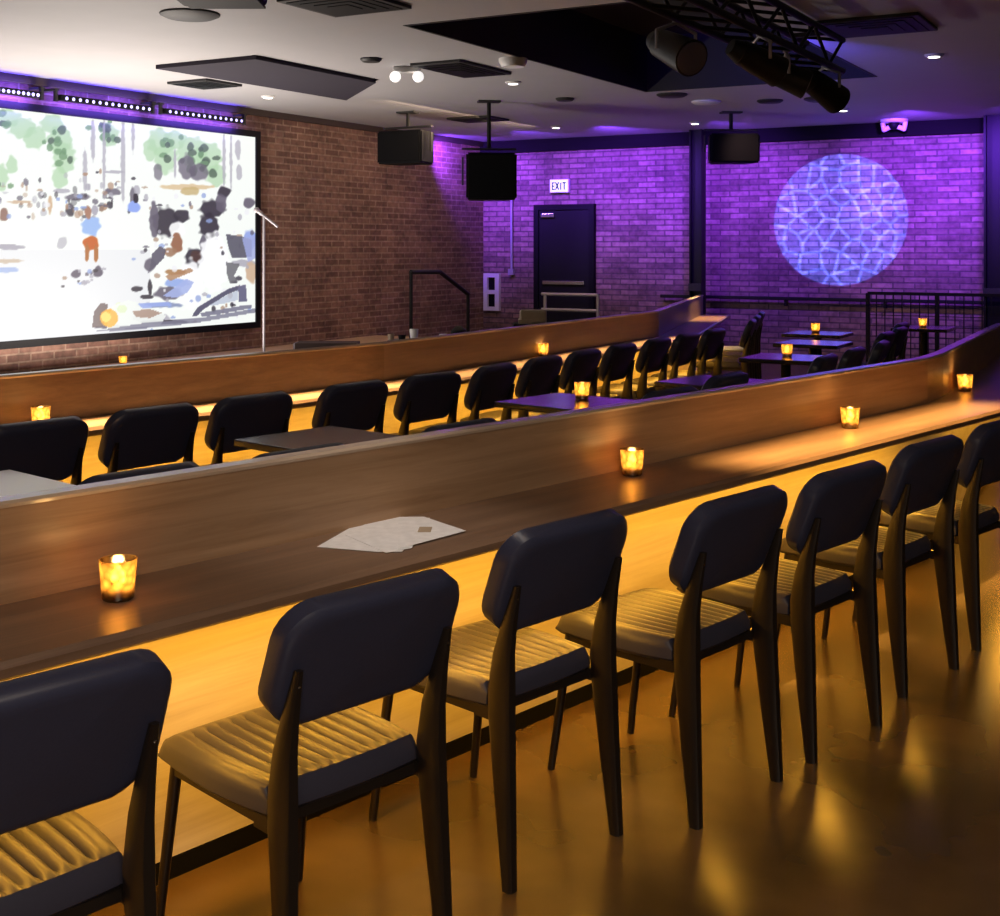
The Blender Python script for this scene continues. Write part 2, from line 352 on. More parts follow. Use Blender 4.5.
for j in range(NV+1):
    row = []
    for i in range(NU+1):
        y = -L/2+L*i/NU; z = Hh*j/NV; v = bm.verts.new((.012, y, z))
        qx, qy = toPx(WL+.052, (SY0+SY1)/2+y, SZ0+z); c = scol(qx, qy); v[lay] = (c[0], c[1], c[2], 1); row.append(v)
    gridv.append(row)
for j in range(NV):
    for i in range(NU): bm.faces.new((gridv[j][i], gridv[j][i+1], gridv[j+1][i+1], gridv[j+1][i]))
m, n, l, p = nt('street picture on screen'); at_ = n.new('ShaderNodeVertexColor'); at_.layer_name = 'picture'
gm = n.new('ShaderNodeGamma'); gm.inputs['Gamma'].default_value = 1.9; l.new(at_.outputs['Color'], gm.inputs['Color'])
p.inputs['Base Color'].default_value = (.02, .02, .02, 1); p.inputs['Roughness'].default_value = .5
l.new(gm.outputs[0], p.inputs['Emission Color']); p.inputs['Emission Strength'].default_value = 1.15; M['picture'] = m; SCREEN = p; p.inputs['Emission Strength'].default_value = 1.0
mb = MB(); mb.bm.free(); mb.bm = bm; mb.build('display', m, scr)

# LED bars above the screen
for i, (pa, pb, lab) in enumerate((((-34, 86), (37, 95), 'violet LED light bar above the screen, leftmost, cut by the left edge'), ((60, 98), (149, 109), 'violet LED light bar above the middle of the screen'), ((164, 111), (241, 121), 'violet LED light bar above the right end of the screen'))):
    a, b = atx(*pa, WL+.16), atx(*pb, WL+.16); z = (a.z+b.z)/2; cy = (a.y+b.y)/2; ln = b.y-a.y
    t = thing('led_bar', lab, 'light bar', (WL+.16, cy, z), 0, 'LED bars above the screen')
    MB().box((0, 0, 0), (.08, ln+.04, .055), bev=.008).build('housing', M['blackp'], t)
    nl = 14
    for k in range(nl): MB().ball((.047, -ln/2+ln*(k+.5)/nl, -.005), .017, (.5, 1, 1), 10, 6).build('lens', M['purple'], t)
    for yy in (-ln/2-.05, ln/2+.05): MB().box((0, yy, .02), (.03, .03, .12)).box((-.06, yy, .07), (.16, .05, .02)).build('bracket', M['duct'], t)
    area('led bar light', (WL+.15, cy, z-.06), .04, ln, 13, (.20, .09, 1), (0, math.radians(48), 0))
    area('led bar upward light', (WL+.13, cy, z+.04), .03, ln, 5, (.13, .07, 1), (0, math.radians(130), 0))

# microphone on its stand
mp = atx(264, 216, -8.3); t = thing('microphone_stand', 'slim chrome microphone stand on the stage by the right edge of the screen', 'microphone stand', (mp.x, mp.y, .36))
hz = mp.z-.36
MB().lathe([(0, 0), (.13, 0), (.13, .015), (.03, .03), (0, .03)]).build('base', M['blackm'], t, smooth=True)
MB().cyl((0, 0, .03), (0, 0, hz), .014).build('pole', M['pipe'], t, smooth=True)
d = Vector((cs, sn, 0))
MB().tube([tuple(d*-.06+Vector((0, 0, hz+.05))), tuple(d*.14+Vector((0, 0, hz-.11)))], .014).build('boom', M['pipe'], t, smooth=True)
MB().cyl(tuple(d*-.06+Vector((0, 0, hz+.05))), tuple(d*-.02+Vector((0, 0, hz+.02))), .022).ball(tuple(d*-.075+Vector((0, 0, hz+.06))), .03).build('microphone', M['pipe'], t, smooth=True)

# stair handrail at the far end of the stage
def hr(px, py): return atx(px, py, -8.3)
q = [hr(411, 272), hr(440, 272), hr(468, 294)]
t = thing('stair_handrail', 'dark angled stair handrail against the brick near the violet corner', 'handrail', (-8.3, q[0].y, 0))
o = Vector((-8.3, q[0].y, 0)); P_ = [v-o for v in q]
MB().tube([P_[0], P_[1], P_[2]], .028).build('rail', M['blackm'], t, smooth=True)
for v in (P_[0], P_[2]): MB().cyl((v.x, v.y, .36 if o.y+v.y < 13.5 else 0), v, .022).build('post', M['blackm'], t, smooth=True)

# ---------------------------------------------------------------- far wall: door, exit sign, column, pipes
dl, dr = aty(536, 205, WB), aty(596, 205, WB)
t = struct(bpy.data.objects.new('door_1', None)); C.objects.link(t); t.location = ((dl.x+dr.x)/2, WB, 0); dw = dr.x-dl.x; dh = dl.z
tag(t, 'black steel door in the violet lit brick wall under the exit sign', 'door')
f = MB()
for s in (-1, 1): f.box((s*(dw/2-.04), -.04, dh/2), (.08, .08, dh))
f.box((0, -.04, dh-.04), (dw-.16, .08, .08)); f.build('door_frame', M['blackp'], t)
lf = MB().box((0, -.035, (dh-.08)/2), (dw-.165, .05, dh-.09), bev=.005).build('door_leaf', M['doorp'], t)
MB().box((0, -.075, 1.0), (dw-.3, .03, .06), bev=.008).build('push_bar', M['chrome'], lf)
MB().box((-.25, -.08, dh-.16), (.22, .05, .06), bev=.008).build('door_closer', M['chrome'], lf)
e = aty(560, 186, WB-.04); t = thing('exit_sign', 'small lit exit sign on the brick above the black door', 'sign', (e.x, e.y, e.z))
MB().box((0, 0, 0), (.31, .06, .2), bev=.008).build('housing', M['plate'], t)
MB().box((0, -.031, 0), (.28, .004, .17)).build('face', M['exitlit'], t)
LT = {'E': [(0, 0, .012, .1), (0, .088, .045, .012), (0, .044, .038, .012), (0, 0, .045, .012)], 'I': [(.015, 0, .013, .1)], 'T': [(.018, 0, .013, .1), (0, .088, .05, .012)]}
lm = MB(); cx = -.115
for ch in 'EXIT':
    if ch == 'X':
        for s in (-1, 1): lm.box((cx+.024, -.035, 0), (.019, .004, .122), ry=s*.42)
    else:
        for a, b, ww, hh in LT[ch]: lm.box((cx+a+ww/2, -.035, -.055+b*1.08+hh/2), (ww+.006, .004, hh+.006))
    cx += .062 if ch != 'I' else .052
lm.build('letters', M['exitgreen'], t)
for px, w_, lab in ((697.5, .17, 'black steel column in front of the violet brick wall left of the light circle'), (996, .24, 'black steel column against the brick at the right edge of the view')):
    c = aty(px, 200, WB-.35); t = thing('steel_column', lab, 'column', (c.x, c.y, 0), 0, 'steel columns')
    k = MB()
    for s in (-1, 1): k.box((s*w_*.46, 0, CEIL/2), (w_*.1, w_, CEIL-.01))
    k.box((0, 0, CEIL/2), (w_*.86, .03, CEIL-.01)); k.box((0, .06, CEIL/2), (w_*.9, .02, CEIL-.01)); k.build('shaft', M['blackm'], t)
    MB().box((0, 0, .01), (w_*1.5, w_*1.5, .02)).build('base_plate', M['blackm'], t)
    MB().box((0, -w_*.55, .98), (w_*1.05, .03, .1)).build('band', M['duct'], t)
for px, y0, y1, lab in ((511.5, 140, 272, 'thin grey conduit running down the brick left of the door'), (473, 150, 330, 'grey pipe in the violet corner of the brick walls')):
    a, b = aty(px, y0, WB-.03), aty(px, y1, WB-.03)
    tagged(MB().cyl((a.x, a.y, 2.9), (a.x, a.y, max(.9, b.z)), .018 if px > 500 else .045).box((a.x, a.y, max(.9, b.z)), (.09, .06, .09)), 'wall_conduit', M['pipe'], lab, 'conduit', smooth=True)
a = aty(492, 292, WB-.03); t = thing('wall_cabinet', 'pale wall cabinet with two dark openings left of the black door', 'cabinet', tuple(a))
MB().box((-.10, 0, 0), (.07, .06, .56)).box((.10, 0, 0), (.07, .06, .56)).box((0, 0, .25), (.14, .06, .06)).box((0, 0, 0), (.14, .06, .06)).box((0, 0, -.25), (.14, .06, .06)).build('frame', M['plate'], t)
MB().box((0, .02, 0), (.2, .015, .5)).build('back', M['blackp'], t)
# drink rail on the far wall
a, b = aty(660, 297, WB-.1), aty(1030, 297, WB-.1)
t = thing('wall_rail', 'long dark rail bar fixed along the far brick wall', 'rail', ((a.x+b.x)/2, WB-.1, .84))
MB().box((0, .02, 0), (b.x-a.x, .045, .045), bev=.008).build('bar', M['blackm'], t)
for i in range(4): MB().box(((b.x-a.x)*(-.4+.27*i), .06, -.05), (.03, .08, .1)).build('bracket', M['blackm'], t)
# metal guard before the door
a, b = aty(545, 294, WB-1.2), aty(598, 292, WB-1.2)
t = thing('door_guard_rail', 'grey metal guard rail with two bars in front of the black door', 'railing', (a.x, a.y, 0)); ln = b.x-a.x
for z in (a.z, a.z-.21): MB().tube([(-.05, 0, z), (ln, 0, z)], .022).build('bar', M['pipe'], t, smooth=True)
for x in (0, ln): MB().cyl((x, 0, 0), (x, 0, a.z), .022).build('post', M['pipe'], t, smooth=True)
# wire-grid railing right
a, b = aty(868, 290, 14.9), aty(1010, 284, 14.9)
t = thing('grid_railing', 'black metal grid railing before the brick at the far right', 'railing', (a.x, a.y, 0)); ln = b.x-a.x; rh = .98
MB().box((ln/2, 0, rh), (ln, .05, .035)).build('top_rail', M['blackm'], t)
MB().box((ln/2, 0, .1), (ln, .03, .03)).build('bottom_rail', M['blackm'], t)
for x in (0, ln*.5, ln): MB().box((x, 0, rh/2), (.045, .045, rh)).build('post', M['blackm'], t)
g = MB()
for k in range(1, 16): g.box((ln*k/16, 0, rh/2+.04), (.012, .012, rh-.1))
for k in range(1, 7): g.box((ln/2, 0, .1+.125*k), (ln, .009, .009))
g.build('mesh_infill', M['blackm'], t)

# ---------------------------------------------------------------- the two long counters
def counter(name, label, line, up_m, desk_m, depth, led_w):
    t = thing(name, label, 'counter', (0, 0, 0))
    MB().sweep(line, [(-.045, .75), (0, .75), (0, .958), (-.045, .958)]).build('upstand', up_m, t)
    MB().sweep(line, [(-.05, .958), (.004, .958), (.006, .966), (.002, .973), (-.048, .973)]).build('top_cap', M['cap'], t)
    d = depth
    MB().sweep(line, [(-.045, .712), (d-.012, .712), (d, .72), (d+.002, .738), (d-.008, .75), (-.045, .75)]).build('desk_top', desk_m, t)
    MB().sweep(line, [(-.045, .052), (-.008, .052), (-.008, .712), (-.045, .712)]).build('front_panel', M['panel'], t)
    MB().sweep(line, [(-.045, 0), (-.006, 0), (-.006, .05), (-.045, .05)]).build('toe_board', M['toe'], t)
    MB().sweep(line, [(d*.67, .702), (d*.73, .702), (d*.73, .712), (d*.67, .712)]).build('led_strip', M['ledstrip'], t)
    for a, b in zip(line, line[1:]):
        a, b = Vector(a), Vector(b); v = b-a; ln = v.length
        if ln < .5: continue
        v.normalize(); nn = Vector((v.y, -v.x)); c = (a+b)/2+nn*d*.70
        if a.y > 6.7 and a.x > -2: led_w = led_w*.45
        ar = area(name+' led', (c.x, c.y, .698), ln*.98, .025, led_w*ln, (1, .445, .03), (0, 0, math.atan2(v.y, v.x)))
    return t
def ax(y): return -1.22+(y-6.37)*.228
LA = [(ax(-1.6), -1.6), (ax(2), 2), (ax(6.1), 6.1), (-1.215, 6.42), (-1.2, 6.75), (-1.29, 9.6)]
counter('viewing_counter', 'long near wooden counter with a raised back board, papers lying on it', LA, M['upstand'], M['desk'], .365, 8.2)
def bx(y): return -4.115 if y > 5.9 else -4.115-(5.9-y)*.155
LB = [(bx(.6), .6), (bx(5.9), 5.9), (-4.115, 10.0), (-4.28, 10.6), (-5.05, 13.6)]
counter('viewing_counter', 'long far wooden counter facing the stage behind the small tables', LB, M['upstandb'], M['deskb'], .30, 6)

# ---------------------------------------------------------------- chairs
def rrect(hw, hh, r, n=7):
    r = min(r, hw*.99, hh*.99); out = []
    for cx, cz, a0 in ((hw-r, hh-r, 0), (-hw+r, hh-r, PI/2), (-hw+r, -hh+r, PI), (hw-r, -hh+r, 1.5*PI)):
        for k in range(n): a = a0+PI/2*k/(n-1); out.append((cx+r*math.cos(a), cz+r*math.sin(a)))
    return out
def make_chair():
    t = thing('dining_chair', '', 'chair')
    # seat cushion, channelled front to back
    nx, ny, hw, hd, zt, zb = 136, 20, .215, .215, .472, .405
    s = MB(); top = []; 
    def P(u, v): return hw*u*math.sqrt(1-.12*v*v)*(1-.04*(v < 0)*v*v), hd*v*math.sqrt(1-.12*u*u)-.005
    for j in range(ny+1):
        v = -1+2*j/ny; v = math.copysign(abs(v)**.7, v); row = []
        for i in range(nx+1):
            u = -1+2*i/nx; x, y = P(u, v)
            d = min((1-abs(u))*hw, (1-abs(v))*hd); r = .03
            z = zt-(r*(1-math.sqrt(max(0, 1-(1-d/r)**2))) if d < r else 0)
            if v > .55: z -= .02*((v-.55)/.45)**2
            if abs(u) < .86 and -.9 < v < .72:
                k = min(1, (.86-abs(u))/.06)*min(1, (v+.9)/.1)*min(1, (.72-v)/.1)
                z -= .019*k*(1-abs(math.sin(PI*5.5*(u/.86+1)))**.6)
            row.append(s.bm.verts.new((x, y, z)))
        top.append(row)
    for j in range(ny):
        for i in range(nx): s.bm.faces.new((top[j][i], top[j][i+1], top[j+1][i+1], top[j+1][i]))
    per = [top[0][i] for i in range(nx)]+[top[j][nx] for j in range(ny)]+[top[ny][nx-i] for i in range(nx)]+[top[ny-j][0] for j in range(ny)]
    prev = per
    for ins, z in ((0, zb+.012), (.012, zb)):
        cur = [s.bm.verts.new((v.co.x*(1-ins/hw), (v.co.y+.005)*(1-ins/hd)-.005, z if ins else min(z, v.co.z))) for v in per]
        for k in range(len(per)): j = (k+1) % len(per); s.bm.faces.new((prev[j], prev[k], cur[k], cur[j]))
        prev = cur
    s.bm.faces.new(prev)
    s.build('seat', M['seatv'], t, smooth=True)
    # padded backrest
    th, hw, hh, rs = .062, .226, .138, []
    for f, ins in ((-.5, .03), (-.5, .018), (-.44, .007), (-.3, 0), (.3, 0), (.44, .007), (.5, .018), (.5, .04)):
        ring = []
        for x, z in rrect(hw-ins, hh-ins, .078): ring.append((x, z, f*th))
        rs.append(ring)
    tilt = math.radians(21)
    def place(x, z, y):
        y = y+.30*x*x            # wraps gently round the sitter
        z2 = z*(1-.16*(x/hw)**2) if z < 0 else z*(1-.03*(x/hw)**2)
        return (x, -.275+y*math.cos(tilt)-z2*math.sin(tilt), .714+z2*math.cos(tilt)+y*math.sin(tilt))
    # dense caps so the curve holds
    b = MB(); R = []
    for ring in rs: R.append([place(x, z, y) for x, z, y in ring])
    capF = []
    for fac in (.75, .5, .25):
        R.insert(0, [place(x*fac, z*fac, -.5*th-.004*(1-fac)) for x, z, y in rs[0]])
        R.append([place(x*fac, z*fac, .5*th+.004*(1-fac)) for x, z, y in rs[-1]])
    b.rings(R).build('backrest', M['vinyl'], t, smooth=True)
    # rear legs: folded sheet, widest at the seat, tapering both ways
    for sx in (-1, 1):
        sec = [(0, -.290, .032, .032), (.2, -.272, .038, .052), (.40, -.256, .041, .070), (.46, -.254, .041, .071), (.55, -.262, .034, .056), (.63, -.280, .026, .038), (.72, -.306, .015, .018)]
        rr = []
        for z, y, w, dd in sec:
            x = sx*(.190+.010*(1-z/.46) if z < .46 else .190)
            rr.append([(x+px*w/2, y+py*dd/2, z) for px, py in ((-1, -.55), (-.55, -1), (.55, -1), (1, -.55), (1, .55), (.55, 1), (-.55, 1), (-1, .55))])
        lg = MB().rings(rr).build('leg', M['leg'], t, smooth=True)
        MB().ball((sx*.190, -.305, .690), .0055).build('bolt', M['chrome'], lg, smooth=True)
    for sx in (-1, 1):
        MB().cyl((sx*.188, .225, 0), (sx*.172, .165, .41), .011, .014, 12).build('leg', M['leg'], t, smooth=True)
    MB().box((0, -.2, .398), (.36, .02, .022)).box((-.19, -.21, .40), (.02, .08, .03)).box((.19, -.21, .40), (.02, .08, .03)).box((0, .165, .397), (.36, .022, .02)).box((-.172, -.01, .393), (.022, .36, .026)).box((.172, -.01, .393), (.022, .36, .026)).build('seat_frame', M['leg'], t)
    return t
proto = make_chair(); first = [True]
def chair(x, y, rz, label, group):
    if first[0]: first[0] = False; o = proto; o.location = (x, y, 0); o.rotation_euler.z = rz; o['label'] = label
    else: o = dup(proto, (x, y, 0), rz, label)
    o['group'] = group; return o
def chair_top(x, y, rz, label, group):     # placed by the point on the floor under its top edge
    return chair(x-math.sin(rz)*.278, y+math.cos(rz)*.278, rz, label, group)
RA = PI/2-math.atan(.228); gA = 'chairs along the near counter'
for x, y, dr_, lab in ((-1.622, 1.365, 0, 'navy vinyl chair with ribbed seat cut off by the lower left edge of the view'), (-1.472, 2.055, 0, 'navy vinyl chair at the near counter, second from left, before the papers'),
    (-1.40, 2.775, .02, 'navy vinyl chair at the near counter, third from the left, just right of the papers'), (-1.135, 3.30, .03, 'navy vinyl chair at the near counter, fourth from the left'),
    (-.985, 3.86, .02, 'navy vinyl chair at the near counter, fifth from the left'), (-.865, 4.54, .02, 'navy vinyl chair at the near counter, sixth from the left'),
    (-.725, 5.19, 0, 'navy vinyl chair at the near counter cut off by the right edge of the view')): chair_top(x, y, RA+dr_-.05, lab, gA)
gB = 'chairs along the far counter'
def onrow(px):
    d = ray(px, 300); k = d.y/d.x
    x = -3.57; y = k*x
    if y < 5.9:   # x = -3.57-.155*(5.9-y)
        y = (-3.57-.155*5.9)*k/(1-.155*k); x = y/k
    return x, y
ordn = ['leftmost, cut by the left edge of the view', 'second from the left', 'third from the left', 'fourth from the left', 'fifth from the left', 'sixth from the left', 'seventh from the left', 'eighth from the left', 'ninth from the left', 'tenth from the left', 'eleventh from the left', 'twelfth from the left']
for px, lab in zip((34, 152, 252, 353, 430, 493, 541, 582, 619, 655, 685, 712), ordn):
    x, y = onrow(px); rz = PI/2 if y > 5.9 else PI/2-math.atan(.155)
    chair_top(x, y, rz, 'black chair tucked under the far counter, '+lab, gB)
for k, lab in enumerate(('first past the bend', 'second past the bend', 'last at its end')):
    y = 11.25+.68*k; x = -4.28-(y-10.6)*.258+.72
    chair_top(x, y, PI/2+.252, 'black chair at the angled end of the far counter, '+lab, gB)

# ---------------------------------------------------------------- tables and their chairs
tb = None
def table(x, y, rz, s, label, z=.74):
    global tb
    if tb is None:
        tb = thing('pedestal_table', '', 'table', (0, 0, 0), 0, 'small tables between the counters')
        MB().box((0, 0, .725), (.52, .52, .03), bev=.006).build('table_top', M['ttop'], tb)
        MB().cyl((0, 0, .02), (0, 0, .71), .035, seg=20).build('pole', M['blackm'], tb, smooth=True)
        MB().lathe([(0, 0), (.13, 0), (.13, .01), (.05, .03), (0, .03)]).build('base', M['blackm'], tb, smooth=True)
        o = tb; o.location = (x, y, 0); o.rotation_euler.z = rz; o['label'] = label
    else: o = dup(tb, (x, y, 0), rz, label)
    return o
rt = -math.atan(.2)
t0 = table(-3.46, 2.66, rt, .6, 'small square table cut by the left edge, its top coloured pale for the screen reflection')
table(-3.14, 4.08, rt, .6, 'small square grey topped table between the counters, second from the left')
table(-2.84, 5.68, rt, .6, 'small square table with a candle shining violet in the middle of the room')
table(-2.50, 6.95, rt, .6, 'small square violet shining table right of the middle one')
table(-2.62, 8.72, 0, .6, 'small square table with a candle near the bend of the near counter')
table(-3.10, 11.30, 0, .6, 'small square table with a candle, farthest but one, below the light circle')
table(-2.82, 10.15, 0, .6, 'small square table in front of the one below the light circle')
table(-2.42, 12.6, 0, .6, 'small square table with a candle before the grid railing')
tp_ = next(c for c in t0.children if c.name.startswith('table_top')); tp_.data = tp_.data.copy(); tp_.data.materials[0] = M['sheentop']
gT = 'chairs at the small tables'
for (px, py, rz), lab in zip(((140, 467, RA), (297, 447, RA), (458, 421, RA), (668, 388, RA), (724, 373, RA+.1)),
    ('black chair back just behind the near counter, leftmost, at the pale table', 'black chair back just behind the near counter, at the grey topped table', 'black chair back just behind the near counter, between the grey topped and the middle table',
     'chair back just behind the near counter, just left of the violet table', 'black chair back just behind the near counter, at the violet table')):
    v = atz(px, py, .85); chair_top(v.x, v.y, rz, lab, gT)
for (x, y, rz), lab in zip(((-2.1, 7.75, PI/2), (-2.08, 8.4, PI/2), (-2.06, 9.1, PI/2+.1), (-2.25, 10.1, PI/2), (-2.28, 10.75, PI/2), (-2.4, 11.4, PI/2)),
    ('black chair beside the candle table near the counter bend, nearest of its row', 'black chair directly before the candle table near the counter bend', 'black chair behind the candle table near the counter bend',
     'black chair with its back to the grid railing, nearest of three', 'black chair with its back to the grid railing, middle of three', 'black chair with its back to the grid railing, farthest of three')):
    chair_top(x, y, rz, lab, gT)

# ---------------------------------------------------------------- candles
cp = None
def candle(v, label, w=.5):
    global cp
    if cp is None:
        cp = thing('votive_candle', '', 'candle', tuple(v), 0, 'votive candles')
        MB().lathe([(0, .0), (.03, .0), (.034, .004), (.036, .03), (.0385, .06), (.041, .088), (.038, .088), (.0355, .06), (.033, .03), (.031, .008), (0, .008)]).build('glass_holder', M['votive'], cp, smooth=True)
        MB().lathe([(0, .009), (.028, .009), (.028, .026), (.0, .024)]).build('wax', M['wax'], cp, smooth=True)
        MB().lathe([(0, .028), (.013, .036), (.016, .046), (.011, .060), (.0, .078)], seg=12).build('flame', M['flame'], cp, smooth=True)
        o = cp; o['label'] = label
    else: o = dup(cp, tuple(v), 0, label)
    o['group'] = 'votive candles'
    point('candle light', (v.x, v.y, v.z+.075), w*.7, (1, .55, .18), .012)
for px, py, lab in ((118, 599, 'amber glass candle on the near counter, left of the papers, nearest'), (632, 475, 'amber glass candle on the near counter right of the papers'), (850, 428, 'amber glass candle on the near counter above the fifth chair'), (965, 391, 'amber glass candle in the bend of the near counter')):
    candle(atz(px, py, .75), lab, .8)
for px, py, lab in ((42, 416, 'candle on the far counter at the left edge'), (543, 356, 'candle on the far counter in the middle of the room')): candle(atz(px, py, .75) if px > 100 else Vector((-4.35, 3.68, .75)), lab, .6)
for x, y, lab in ((-2.80, 5.78, 'candle on the violet table in the middle of the room'), (-2.62, 8.75, 'candle on the table near the bend of the near counter'), (-3.12, 11.3, 'candle on the far table below the light circle'), (-2.42, 12.55, 'candle on the table before the grid railing')):
    candle(Vector((x, y, .74)), lab, .5)
v = atx(123, 360, -9.3); candle(Vector((-9.3, v.y, .36)), 'small candle at the front of the stage below the screen', .4)

# papers on the near counter
pc = atz(392, 534, .751)
for k, (pts, lab) in enumerate((([(317, 547), (366, 519), (430, 518), (402, 552), (377, 552)], 'printed sheet on the near counter, left of the three'), ([(345, 535), (378, 517.5), (424, 517), (412, 548), (386, 553)], 'printed sheet on the near counter, middle of the three'), ([(398, 520), (424, 517), (466, 531), (398, 549)], 'printed sheet on the near counter, right one with a dark mark'))):
    z = .7515+.0012*k; poly = [atz(x, y, z) for x, y in pts]
    poly = [(v.x, v.y) for v in poly]; c = Vector((sum(a for a, b in poly)/len(poly), sum(b for a, b in poly)/len(poly)))
    o = tagged(MB().prism([(a-c.x, b-c.y) for a, b in poly], 0, .001), 'paper_sheet', M['paper'], lab, 'paper', 'printed papers on the counter', loc=(c.x, c.y, z))
    if k == 2: 
        q = atz(425, 530, z); MB().box((q.x-c.x, q.y-c.y, .0015), (.035, .06, .001), rz=.5).build('mark', M['kraft'], o)

# things behind the far counter
t = thing('side_table', 'narrow grey side table with cups behind the far counter by the stage end', 'table', (-6.9, 11.2, 0))
v0, v1 = atd(388, 340, 12.6), atd(462, 340, 12.6); cc = (v0+v1)/2; t.location = (cc.x, cc.y, 0); zt_ = cc.z; wd = (v1-v0).length; t.rotation_euler.z = TH
MB().box((0, 0, zt_-.02), (wd, .4, .04), bev=.005).build('table_top', M['vent'], t)
for sx in (-1, 1):
    for sy in (-1, 1): MB().box((sx*(wd/2-.03), sy*.16, (zt_-.04)/2), (.04, .04, zt_-.04)).build('leg', M['blackm'], t)
for px, hgt, r_, lab, mt in ((414, .11, .045, 'white cup on the grey side table, tallest', 'plate'), (443, .06, .04, 'low white bowl on the grey side table', 'plate'), (391, .06, .035, 'tan cup at the left end of the grey side table', 'kraft'), (402, .05, .04, 'dark cup on the grey side table between tan and white ones', 'blackp')):
    a = atd(px, 338, 12.6); tagged(MB().lathe([(0, 0), (r_*.8, 0), (r_, hgt), (r_*.88, hgt), (r_*.7, .01), (0, .01)]), 'cup', M[mt], lab, 'cup', 'cups on the side table', loc=(a.x, a.y, zt_), smooth=True)
a = atd(459, 330, 12.6)
tagged(MB().lathe([(0, 0), (.07, 0), (.09, .03), (.08, .1), (.03, .14), (0, .14)]), 'bag', M['blackp'], 'black soft bag lying at the right end of the grey side table', 'bag', loc=(a.x, a.y, zt_), smooth=True)
a = atd(310, 338, 13.2); b = atd(372, 336, 13.2); c = (a+b)/2
t = thing('dark_stage_box', 'low dark box on the stage right of the microphone', 'monitor speaker', (c.x-.25, c.y+.1, .36), TH)  # low box stands in for a dark band along the wall foot
wd = (b-a).length
MB().prism([(-wd/2, -.16), (wd/2, -.16), (wd/2, .16), (-wd/2, .16)], 0, .14).build('cabinet', M['stagebk'], t)
MB().box((-wd/2-.01, 0, .07), (.02, .3, .13)).build('end_plate', M['pipe'], t)
a = atd(533, 326, 9.35)
t = thing('menu_box', 'pale tan box standing behind the back board of the far counter', 'box', (a.x, a.y, 0), TH)
s_ = MB().box((0, 0, .475), (.3, .26, .95), bev=.01).build('pedestal', M['blackp'], t)
MB().box((0, 0, 1.0), (.2, .16, .1), bev=.02).box((-.06, -.01, .965), (.1, .17, .03)).build('box', M['kraft'], t)

# ---------------------------------------------------------------- loudspeakers
def speaker(c, w, h, d, rz, label, pole=True, tilt=0):
    t = thing('loudspeaker', label, 'speaker', tuple(c), rz, 'hung loudspeakers')
    b = MB().prism([(-w/2, -d/2), (w/2, -d/2), (w*.38, d/2), (-w*.38, d/2)], -h/2, h/2)
    bmesh.ops.bevel(b.bm, geom=list(b.bm.edges), offset=.02, segments=2, affect='EDGES'); b.build('cabinet', M['blackp'], t)
    MB().box((0, -d/2-.006, 0), (w*.9, .012, h*.9), bev=.004).build('grille', M['grille'], t)
    y = MB()
    for s in (-1, 1): y.box((s*(w/2+.012), 0, .06), (.015, .05, h*.6))
    y.box((0, 0, h/2+.05), (w+.04, .05, .02)); y.build('yoke', M['duct'], t)
    MB().cyl((0, 0, h/2+.05), (0, 0, CEIL-c[2]), .022).build('pole', M['blackm'], t, smooth=True)
    MB().box((0, 0, CEIL-c[2]-.01), (.24, .14, .02)).build('ceiling_plate', M['duct'], t)
speaker(atd(489, 177, 13.5), .55, .5, .42, TH+.15, 'big black loudspeaker hung before the violet corner')
speaker(atd(408, 148, 14.6), .62, .38, .40, TH-.5, 'black loudspeaker hung under the ceiling before the brown brick')
speaker(atd(731, 149, 14.6), .6, .34, .36, TH+.1, 'black loudspeaker hung beside the steel column')

# projector
c = atd(217, -19, 6.5)
t = thing('projector', 'black projector hung under the ceiling at the top left', 'projector', tuple(c), TH)
MB().box((0, 0, 0), (.46, .4, .2), bev=.03).build('body', M['blackp'], t)
MB().cyl((-.15, -.19, 0), (-.15, -.23, 0), .055, seg=20).build('lens', M['lensoff'], t, smooth=True)
MB().box((.02, 0, -.105), (.4, .36, .012)).build('underside', M['blackp'], t)
MB().cyl((0, 0, .1), (0, 0, CEIL-c.z), .03).build('pole', M['blackm'], t, smooth=True)

# ---------------------------------------------------------------- truss and stage lamps
tx, ty0, ty1, tz0, tz1 = -2.42, 5.3, 9.0, 2.78, 3.0
t = thing('lighting_truss', 'black lattice lighting truss under the ceiling at the top', 'truss', (tx, (ty0+ty1)/2, tz0))
ln = ty1-ty0; hT = tz1-tz0; k = MB()
for x in (-.13, .13):
    for z in (0, hT): k.tube([(x, -ln/2, z), (x, ln/2, z)], .024)
k.build('chords', M['blackm'], t, smooth=True); k = MB(); nn_ = 10
for i in range(nn_):
    y0, y1 = -ln/2+ln*i/nn_, -ln/2+ln*(i+1)/nn_
    for x in (-.13, .13): k.cyl((x, y0, 0 if i % 2 else hT), (x, y1, hT if i % 2 else 0), .012)
    for z in (0, hT): k.cyl((-.13, y0, z), (.13, y1, z), .012)
k.build('lacing', M['blackm'], t, smooth=True)
for yy in (-ln*.4, ln*.4): MB().cyl((0, yy, hT), (0, yy, CEIL-tz0), .015).box((0, yy, hT), (.3, .04, .03)).build('hanger', M['duct'], t)
